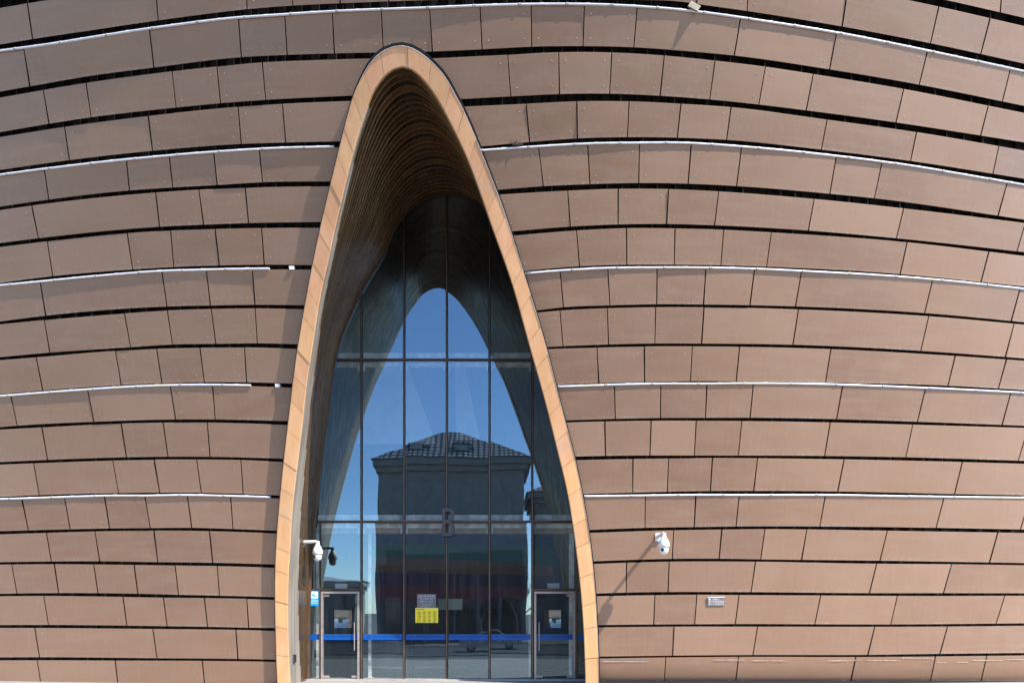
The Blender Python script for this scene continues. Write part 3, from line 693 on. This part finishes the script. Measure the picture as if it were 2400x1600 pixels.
mb = MB()                      # wheelchair figure with ramp
for px, py, s in ((734.3, 1394, 2.4),):
    mb.add([onglass(px+s*math.cos(t*.4), py+s*math.sin(t*.4), .0315) for t in range(16)], [tuple(range(16))], 0)
def stroke(pts, w):
    for (ax_, ay_), (bx_, by_) in zip(pts, pts[1:]):
        L = math.hypot(bx_-ax_, by_-ay_); nx, ny = -(by_-ay_)/L*w, (bx_-ax_)/L*w
        mb.add([onglass(ax_+nx, ay_+ny, .032), onglass(ax_-nx, ay_-ny, .032), onglass(bx_-nx, by_-ny, .032), onglass(bx_+nx, by_+ny, .032)], [(0, 1, 2, 3)], 0)
stroke([(734.5, 1388), (734.8, 1392), (738.6, 1394), (739.6, 1397)], .55); stroke([(736, 1397.6), (743.3, 1397), (743.3, 1395.6)], .7)
mb.build('wheelchair_symbol', M_cyan, e)
e = empty('letter_sign', onglass(1047, 1256, .1), 'tall grey metal letter B fixed on the central mullion', 'sign')
mb = MB(); tmp = MB()
def letterB():
    out = [(1036, 1256), (1036, 1190.5)]; 
    for k in range(9):
        t = math.radians(-90+k*20); out.append((1052+12.5*math.cos(t)*(.95), 1206+15.5*math.sin(t)))
    out = [(1036, 1190.5), (1050, 1190.5)]
    arcs = lambda cx, cy, rx, ry, a0, a1, n=8: [(cx+rx*math.cos(math.radians(a0+(a1-a0)*i/n)), cy+ry*math.sin(math.radians(a0+(a1-a0)*i/n))) for i in range(n+1)]
    o = [(1036, 1190.5)]+arcs(1053, 1203, 11, 12.5, -90, 0)+arcs(1053, 1213, 11, 9, 0, 60, 4)+arcs(1054, 1234, 11.8, 11, -50, 0, 4)+arcs(1054, 1242, 11.8, 14, 0, 90)+[(1036, 1256)]
    h1 = [(1044, 1198.5)]+arcs(1051, 1205, 6, 6.5, -90, 0)+arcs(1051, 1211.5, 6, 5.5, 0, 90)+[(1044, 1217)]
    h2 = [(1043.5, 1227)]+arcs(1052, 1234, 6.5, 7, -90, 0)+arcs(1052, 1241, 6.5, 7, 0, 90)+[(1043.5, 1248)]
    cu = bpy.data.curves.new('letter', 'CURVE'); cu.dimensions = '2D'; cu.fill_mode = 'BOTH'; cu.extrude = .035
    for loop in (o, h1, h2):
        sp = cu.splines.new('POLY'); sp.points.add(len(loop)-1); sp.use_cyclic_u = True
        for pnt, (x, y) in zip(sp.points, loop):
            X, Z = gxz(x, y); pnt.co = (X, Z, 0, 1)
    ob = bpy.data.objects.new('letter', cu); COL.objects.link(ob); dg = bpy.context.evaluated_depsgraph_get()
    me = bpy.data.meshes.new_from_object(ob.evaluated_get(dg)); bpy.data.objects.remove(ob); bpy.data.curves.remove(cu)
    s = GY-.13; k = s/GY
    mb.add([(v.co.x*k, s-v.co.z, EYE+(v.co.y-EYE)*k) for v in me.vertices], [tuple(p.vertices) for p in me.polygons], 0)
letterB(); mb.build('letter', M_char, e)
mb = MB(); X, Z = gxz(1047, 1220); mb.box(X-.05, X+.05, GY-.095, GY-.046, Z-.03, Z+.03); mb.build('bracket', M_frame, e)
bx(1026, 1083.5, 1402.5, 1428, 18.25, 18.256, 'paper_sheet', M_paper, 'pale green blank sheet behind the glass right of the yellow notice', 'paper')
bx(785.5, 813, 1367, 1379, 18.15, 18.27, 'door_unit', M_white, 'white box above the left glass door behind the pane', 'box'); bx(1283, 1311, 1366, 1377.5, 18.15, 18.27, 'door_unit', M_white, 'white box above the right glass door behind the pane', 'box')
M_film = simple('mirror_film', (.26, .27, .28), .06, .95, .04)
for px0, px1, lab in ((783, 824, 'square mirror film sheet on the left glass door'), (1275.5, 1315, 'square mirror film sheet on the right glass door')):
    x0, z1 = gxz(px0, 1429); x1, z0 = gxz(px1, 1470.5); mb = MB(); n = 14; gg = lambda o: [[(x0+(x1-x0)*i/n, GY+.0145+o+.075*(1-((2*i/n-1)**2+(2*j/n-1)**2)/2), z1+(z0-z1)*j/n) for i in range(n+1)] for j in range(n+1)]
    mb.grid(gg(0), 0, True); mb.grid(gg(.004), 0, True, flip=True); tag(mb.build('mirror_sheet', M_film), lab, 'mirror film')
for px, lab in ((962, 'dark barrier post behind the glass below the yellow notice'), (1058, 'dark barrier post behind the glass right of the central mullion')):
    e = empty('barrier_post', at(px, 1440, 19.5)*1, lab, 'barrier', 'barrier posts inside the hall'); e.location.z = 0; x = e.location.x
    mb = MB(); mb.box(x-.08, x+.08, 19.4, 19.75, .93, 1.0); mb.build('top', M_steel, e)
    for k in (-.06, .06):
        mb = MB(); mb.box(x+k-.02, x+k+.02, 19.45, 19.7, 0, .93); mb.build('leg', M_dark, e)

# ------------------------------------------------------------------ things on the facade
def tube_run(gapcurve, x0, x1, label, step=100., thick=2.4, dy=-2.4):
    e = empty('light_tube', pix(.5*(x0+x1), gapcurve(.5*(x0+x1)), .02), label, 'light tube', 'white light tubes along the facade')
    x = x0
    while x < x1-12:
        xe = min(x1, x+step*random.uniform(.97, 1.03)); 
        if x1-xe < 14: xe = x1
        jy = random.uniform(-.25, .25); mb = MB(); n = 4
        P = [pix(x+(xe-x)*i/n, gapcurve(x+(xe-x)*i/n)+dy+jy, .012) for i in range(n+1)]
        P[0] = P[0].lerp(P[1], .02); P[-1] = P[-1].lerp(P[-2], .02)
        r = thick/FPX*P[0].y
        for i in range(n): mb.tube(P[i], P[i+1], r, n=10, cap=(i in (0, n-1)))
        d = (P[1]-P[0]).normalized(); mb.tube(P[0]-d*.0, P[0]+d*.05, r*1.25, n=10, m=1); 
        c = P[2]; mb.box(c.x-.04, c.x+.04, c.y-.005, c.y+.06, c.z+r*.7, c.z+r*1.3, 1)
        mb.build('tube', [M_tube, M_tubeclip], e); x = xe
tube_run(CU[1][1], -180, 2580, 'topmost white light tube sweeping above the tip of the arch', 108)
NM = {4: 'second', 7: 'third', 10: 'fourth', 13: 'lowest'}
endL = {4: 783, 7: 632, 10: 588, 13: 635}
for k in (4, 7, 10, 13):
    tube_run(CU[k][1], -180, endL[k], 'white light tube left of the arch, %s from the top' % NM[k] if k != 13 else 'white light tube left of the arch, lowest of the five levels', 100, 2.3)
    yy = CU[k][3](outR(CU[k][3](1250))); tube_run(CU[k][3], outR(CU[k][3](outR(700)+40))+2, 2580, 'white light tube right of the arch, %s from the top' % NM[k] if k != 13 else 'white light tube right of the arch, lowest of the five levels', 108, 2.3)
for px, py, lab in ((684.5, 629, 'small white box beyond the end of the third tube left of the arch'), (651.5, 904, 'small white box beyond the end of the fourth tube left of the arch')):
    p = pix(px, py, .0); mb = MB(); mb.box(p.x-.05, p.x+.05, p.y-.03, p.y+.1, p.z-.03, p.z+.03); mb.box(p.x-.055, p.x+.055, p.y-.035, p.y-.0305, p.z+.012, p.z+.033)
    tag(mb.build('junction_box', M_white), lab, 'box', 'small white boxes by the arch')
p = pix(1626, 17, .0); e = empty('floodlight', p, 'small beige floodlight on the topmost light tube right of the arch tip', 'floodlight')
mb = MB(); d1 = Vector((.085, -.01, -.055)); u = Vector((.03, 0, .045)); w = Vector((0, -.05, -.02))
v = [p+d1*i+u*j+w*k for i in (-1, 1) for j in (-1, 1) for k in (0, 1)]; mb.add(v, [(0, 1, 3, 2), (4, 6, 7, 5), (0, 4, 5, 1), (2, 3, 7, 6), (0, 2, 6, 4), (1, 5, 7, 3)]); mb.build('housing', M_beige, e)
mb = MB(); mb.tube(p-d1*.6+w, p-d1*.6+Vector((0, .10, -.03)), .008); mb.tube(p+d1*.6+w, p+d1*.6+Vector((0, .10, -.03)), .008); mb.build('bracket', M_steel, e)
mb = MB(); rng = random.Random(9)
for k in range(26):
    q = pix(1211+rng.uniform(-9, 9), 338+rng.uniform(-3, 2), .03); d = Vector((rng.uniform(-.12, .12), rng.uniform(-.04, .04), rng.uniform(-.02, .07))); mb.tube(q, q+d, .009, .004, 5)
tag(mb.build('bird_nest', simple('dry_twig', (.17, .10, .075), .9)), 'small brown clump of twigs on the joint right of the arch', 'nest')
mb = MB(); cp = [pix(x, y, .05) for x, y in ((1218, 605), (1222, 622), (1227, 634), (1236, 636), (1246, 634))]
for q0, q1 in zip(cp, cp[1:]): mb.tube(q0, q1, .018)
tag(mb.build('cable', M_dark), 'short dark cable hooked round the right edge of the stone arch', 'cable')
def dome_camera(loc, root, label):
    """loc: centre top of the dome housing; root: wall point the bracket starts from"""
    e = empty('security_camera', root, label, 'security camera', 'white dome security cameras'); c = Vector(loc); r = Vector(root)
    d = Vector((c.x-r.x, c.y-r.y, 0)); L = d.length; d.normalize(); s = Vector((-d.y, d.x, 0))
    mb = MB(); vs = []
    for k in (0, .03):
        for (u, w) in ((-.06, -.1), (.06, -.1), (.06, .08), (-.06, .08)): vs.append(r+d*k+s*u+Vector((0, 0, w)))
    mb.add(vs, [(3, 2, 1, 0), (4, 5, 6, 7), (0, 1, 5, 4), (1, 2, 6, 5), (2, 3, 7, 6), (3, 0, 4, 7)]); mb.build('wall_plate', M_white, e)
    el = Vector((c.x, c.y, r.z+.01)); mb = MB(); mb.tube(r+d*.02, el-d*.05, .045, .036, 12); mb.tube(el-d*.05, el+Vector((0, 0, -.03))+d*.0, .036, .04, 12); mb.tube(el+Vector((0, 0, .012)), c+Vector((0, 0, -.02)), .042, .048, 14); mb.build('arm', M_white, e)
    mb = MB(); mb.lathe(c, [(.0, 0), (.055, 0), (.062, -.03), (.085, -.06), (.112, -.12), (.121, -.17), (.122, -.215), (.112, -.225), (.10, -.225), (0, -.225)], 28); mb.build('housing', M_white, e)
    mb = MB(); mb.lathe(c+Vector((0, 0, -.225)), [(.094, 0), (.098, -.04), (.092, -.09), (.075, -.13), (.045, -.155), (0, -.165)], 28); b = mb.build('ball', M_white, e)
    k = c+Vector((-.05, -.082, -.285)); mb = MB(); mb.tube(k+Vector((.004, .012, 0)), k+Vector((-.006, -.012, -.004)), .036, .034, 14, 1); mb.tube(k+Vector((-.006, -.012, -.004)), k+Vector((-.008, -.017, -.005)), .026, .024, 14, 0); mb.build('lens', [M_lens, M_grey], b)
q = pix(1556, 1257, .60); w = pix(1541, 1250, .0); w.x = q.x; w.y = F(w.x, q.z+.05)-.01; w.z = q.z+.06
dome_camera(q, w, 'white dome security camera standing out from the brown cladding right of the arch')
q = at(744.5, 1276, 17.2); w = at(709, 1270, 17.25)
dome_camera(q, w, 'white dome security camera on the ribbed reveal inside the left of the arch')
e = empty('wall_notice', pix(1678, 1418, .02), 'small grey notice with white writing on the cladding right of the arch', 'sign')
mb = MB(); v = [pix(x, y, o) for o in (.032, .018) for x, y in ((1658.5, 1399.5), (1699, 1398.3), (1699, 1417.5), (1658.5, 1418))]
mb.add(v, [(0, 3, 2, 1), (0, 1, 5, 4), (1, 2, 6, 5), (2, 3, 7, 6), (3, 0, 4, 7)]); mb.build('board', simple('notice_grey', (.24, .21, .20), .5), e)
mb = MB(); v = [pix(x, y, o) for o in (.042, .018) for x, y in ((1658.5, 1398.3), (1699, 1397), (1699, 1399.2), (1658.5, 1400.4))]; mb.add(v, [(0, 3, 2, 1), (0, 1, 5, 4), (2, 3, 7, 6)])
for (s, x0, x1, y) in (('温馨提示', 1670, 1686, 1405.6), ('鄂尔多斯博物馆', 1660.5, 1697, 1411.3), ('请小心地滑注意', 1660.5, 1697, 1417)):
    text_mesh(mb, s, 1, 1, lambda u, v, x0=x0, x1=x1, y=y: pix(x0+(x1-x0)*u, y-4.3*v, .035))
v = [pix(x, y, .035) for x, y in ((1661, 1402), (1665, 1402), (1665, 1405.6), (1661, 1405.6))]; mb.add(v, [(0, 3, 2, 1)])
mb.build('lettering', M_white, e)
sx_ = at(688.5, 1542, 17.0); mb = MB(); mb.box(sx_.x-.04, sx_.x+.05, 16.93, 17.05, sx_.z-.09, sx_.z+.09, 0); mb.box(sx_.x-.03, sx_.x+.04, 16.925, 16.9295, sx_.z+.01, sx_.z+.07, 1); mb.box(sx_.x-.03, sx_.x+.04, 16.925, 16.9295, sx_.z-.07, sx_.z-.01, 1)
tag(mb.build('switch_box', [M_dark, M_char]), 'small dark switch box low on the left inside edge of the arch', 'switch box')
# worn paint along the lowest course on the right
rng = random.Random(5)
SC_ = [(205,1407,437,1407),(468,1410,717,1412),(993,1413,1230,1408),(1260,1410,1490,1412),(1505,1393,1727,1397),(1748,1425,1820,1424),(1885,1423,1965,1423),(1985,1411,2205,1410),(2225,1405,2349,1403),(-560,1416,-230,1420)]
M_worn = simple('worn_paint', (.52, .40, .34), .8)
for x0, y0, x1, y1 in SC_:
    mb = MB(); n = 16; up = []; lo = []
    for i in range(n+1):
        t = i/n; x = 1600+(x0+(x1-x0)*t)/Q2; y = 1066+(y0+(y1-y0)*t)/Q2; h = rng.uniform(.35, 1.2)*(.3 if i in (0, n) else 1); v = (y-1538)/60
        up.append(pix(x, y-h, .016-.22*v*v if v > 0 else .016)); lo.append(pix(x, y+h, .016-.22*v*v if v > 0 else .016))
    mb.grid([up, lo], 0, False); mb.build('worn_paint', M_worn, MUS)

# ------------------------------------------------------------------ ground, street and what the glass mirrors
def paving(c1, c2):
    m, n, l, b = new_mat('plaza_paving'); tc = n.new('ShaderNodeTexCoord'); bt = n.new('ShaderNodeTexBrick'); l.new(tc.outputs['Object'], bt.inputs[0])
    bt.inputs['Scale'].default_value = 1.2; bt.inputs['Mortar Size'].default_value = .012; bt.inputs['Color1'].default_value = (*c1, 1); bt.inputs['Color2'].default_value = (*c2, 1); bt.inputs['Mortar'].default_value = (*[v*.55 for v in c1], 1)
    c = mixc(n, l, ramp(n, l, noise(n, l, (1, 1, 1), .6, 5), .35, .7, 0, .5), bt.outputs[0], tuple(v*.75 for v in c1)); l.new(c, b.inputs['Base Color']); b.inputs['Roughness'].default_value = .75; return m
gz_ = lambda y: 0. if y > 9 else (-1.0 if y < 2 else -(9-y)/7)
ys = [34, 12, 9, 8, 6, 4, 3, 2, -3, -12, -40, -120, -500, -1500]; xs = [-1500, -300, -60, -20, 0, 20, 60, 300, 1500]
mb = MB(); mb.grid([[(x, y, gz_(y)-.025) for x in xs] for y in ys], 0, False); tag(mb.build('ground', paving((.165, .14, .11), (.14, .118, .092))), kind='structure')
mb = MB(); mb.grid([[(x, y, -.018) for x in (-60, -20, 0, 20, 60)] for y in (19, 14, 9.3)], 0, False); tag(mb.build('pavement', paving((.40, .375, .34), (.36, .335, .305))), kind='structure')
mb = MB(); mb.grid([[(x, y, -1.0-.018) for x in (-300, 0, 300)] for y in (-11, -26)], 0, False); tag(mb.build('road', simple('asphalt', (.05, .05, .052), .85, bmp=.3, s=5)), kind='structure')
mb = MB(); mb.box(-300, 300, -10.98, -10.8, -1.03, -.9); mb.box(-300, 300, -26.2, -26.02, -1.03, -.9); tag(mb.build('kerb', simple('kerb_stone', (.4, .39, .37), .8)), kind='structure')
def building(name, x0, x1, yb, depth, ze, zr, label, wall, roofm, dormers, zbase=-1.05):
    e = empty(name, (.5*(x0+x1), yb, zbase), label, 'building')
    mb = MB(); mb.box(x0, x1, yb-depth, yb, zbase, ze); mb.build('wall', wall, e)
    mb = MB(); mb.box(x0-.7, x1+.7, yb-depth-.7, yb+.7, ze+.002, ze+.7); mb.box(x0-.35, x1+.35, yb-depth-.35, yb+.35, ze-.6, ze+.0); mb.build('cornice', wall, e)
    mb = MB(); hx = (x1-x0)*.45; z0 = ze+.71
    c = [(x0-.9, yb+.9, z0), (x1+.9, yb+.9, z0), (x1+.9, yb-depth-.9, z0), (x0-.9, yb-depth-.9, z0), (x0+hx, yb-depth/2, zr), (x1-hx, yb-depth/2, zr)]
    mb.add(c, [(0, 1, 5, 4), (1, 2, 5), (2, 3, 4, 5), (3, 0, 4), (3, 2, 1, 0)]); rf = mb.build('roof', roofm, e)
    for dx, dz, w in dormers:
        y = yb-.9; mb = MB(); X = x0+dx; zz = z0+dz
        mb.add([(X-w, y, zz), (X+w, y, zz), (X+w*.55, y, zz+1.1), (X-w*.55, y, zz+1.1), (X-w, y-3, zz), (X+w, y-3, zz), (X+w*.55, y-3, zz+1.1), (X-w*.55, y-3, zz+1.1)], [(0, 1, 2, 3), (0, 3, 7, 4), (1, 5, 6, 2), (3, 2, 6, 7)])
        d = mb.build('dormer', roofm, rf)
        mb = MB(); mb.box(X-w*.4, X+w*.4, y+.005, y+.05, zz+.2, zz+.8); mb.build('dormer_window', M_paper, rf)
    return e
def roof_mat():
    m, n, l, b = new_mat('grey_roof_tile'); tc = n.new('ShaderNodeTexCoord'); bt = n.new('ShaderNodeTexBrick'); bt.offset = 0
    sx = n.new('ShaderNodeSeparateXYZ'); cx = n.new('ShaderNodeCombineXYZ'); l.new(tc.outputs['Object'], sx.inputs[0]); l.new(sx.outputs[0], cx.inputs[0]); l.new(sx.outputs[2], cx.inputs[1]); l.new(cx.outputs[0], bt.inputs[0])
    bt.inputs['Scale'].default_value = 1.0; bt.inputs['Brick Width'].default_value = .55; bt.inputs['Row Height'].default_value = .46; bt.inputs['Mortar Size'].default_value = .12
    bt.inputs['Color1'].default_value = (.40, .41, .42, 1); bt.inputs['Color2'].default_value = (.30, .31, .32, 1); bt.inputs['Mortar'].default_value = (.03, .032, .036, 1)
    l.new(bt.outputs[0], b.inputs['Base Color']); b.inputs['Roughness'].default_value = .5; return m
M_house = simple('cream_render', (.27, .255, .235), .85, 0, .12, 1.5); M_rt = roof_mat()
S = 76/FPX
mb_e = building('apartment_building', -12.3, 3.2, -40, 11, 17.2, 22.2, 'cream apartment building with grey tiled hip roof mirrored in the glass', M_house, M_rt, [(3.8, .75, 1.8), (8.9, 1.0, 1.7)])
mb = MB(); mb.box(-11.2, 2.6, -40.02+.03, -39.9, 6.6, 8.2); mb.build('string_course', M_wallin, mb_e)
mb = MB(); mb.box(-11.9, 2.9, -39.995, -39.6, -1.05, 6.55); mb.build('shopfront', simple('dark_shopfront', (.035, .034, .036), .5), mb_e)
for k in range(6):
    x = -11.4+k*2.4; mb = MB(); mb.box(x, x+1.9, -39.595, -39.56, -.4, 3.2); mb.build('window', M_lens, mb_e)
for k in range(7):
    x = -11.75+k*2.4; mb = MB(); mb.box(x, x+.25, -39.595, -39.45, -1.05, 6.4); mb.build('pilaster', M_wallin, mb_e)
building('annex_building', 4.6, 9.5, -46, 9, 14.5, 17.0, 'lower cream annex with tiled roof beside the apartment building', M_house, M_rt, [])
building('low_shop', -42, -18, -58, 8, 5.2, 7.4, 'low pale shop row with flat tiled roof left of the apartment building', simple('shop_render', (.5, .48, .45), .8), simple('pale_roof', (.5, .5, .52), .6), [])
def bare_tree(x, y, h, seed, label):
    r = random.Random(seed); e = empty('bare_tree', (x, y, -1.03), label, 'tree', 'bare winter trees by the road')
    tr = MB(); cr = MB()
    def grow(p, d, L, rad, lev, mb):
        q = p+d*L; mb.tube(p, q, rad, rad*.68, 6 if lev < 2 else 4, cap=False)
        if lev == 5: return
        for k in range(3 if lev < 3 else 2):
            nd = (d+Vector((r.uniform(-.65, .65), r.uniform(-.65, .65), r.uniform(-.05, .4)))).normalized(); grow(q if k else p+d*L*r.uniform(.6, 1), nd, L*r.uniform(.6, .82), rad*.62, lev+1, cr)
    grow(Vector((x, y, -1.04)), Vector((0, 0, 1)), h*.3, h*.02, 0, tr)
    m = simple('bark', (.11, .095, .085), .9); tr.build('trunk', m, e); cr.build('crown', m, e)
bare_tree(-1.5, -29, 6.5, 1, 'bare tree behind the parked car'); bare_tree(1.9, -30, 7.5, 2, 'tallest bare tree right of the parked car'); bare_tree(-13, -30, 6, 4, 'bare tree in front of the low shop row'); bare_tree(-6.5, -31, 6, 6, 'bare tree before the left end of the apartment building')
def car(x, y, label, paint):
    e = empty('parked_car', (x, y, -1.02), label, 'car'); z = -1.02
    side = [(-2.2, .35), (-2.22, .75), (-2.1, .93), (-1.45, 1.0), (-.75, 1.42), (.45, 1.45), (1.15, 1.02), (2.0, .9), (2.2, .72), (2.24, .36)]
    mb = MB(); L = [(x+a, y-.86+.12*max(0, (b-.95)), z+b) for a, b in side]; R = [(x+a, y+.86-.12*max(0, (b-.95)), z+b) for a, b in side]
    n = len(side); mb.add(L+R, [(i, (i+1) % n, n+(i+1) % n, n+i) for i in range(n)]+[tuple(range(n))[::-1], tuple(range(n, 2*n))]); mb.build('body', paint, e)
    for s, nm in ((1, y+.855), (-1, y-.855)):
        mb = MB(); pts = [(-1.2, 1.0), (-.68, 1.36), (.42, 1.38), (1.0, 1.02)]; v = [(x+a, nm-s*.12*max(0, b-.95)+s*.012, z+b) for a, b in pts]; mb.add(v, [(0, 1, 2, 3) if s < 0 else (3, 2, 1, 0)]); mb.build('side_window', M_lens, e)
    for wx in (-1.4, 1.38):
        for wy in (y-.72, y+.72):
            s = 1 if wy > y else -1; mb = MB(); mb.tube((x+wx, wy-.1, z+.32), (x+wx, wy+.1, z+.32), .32, n=20); w = mb.build('wheel', M_dark, e)
            mb = MB(); mb.tube((x+wx, wy+s*.101, z+.32), (x+wx, wy+s*.13, z+.32), .2, .17, 14); mb.build('rim', M_steel, w)
    for wy in (y-.6, y+.6):
        mb = MB(); mb.box(x+2.12, x+2.25, wy-.18, wy+.18, z+.62, z+.76); mb.build('headlight', M_white, e)
car(-.4, -17, 'silver grey car parked by the road mirrored in the glass', simple('silver_paint', (.5, .52, .55), .25, .6, .04))
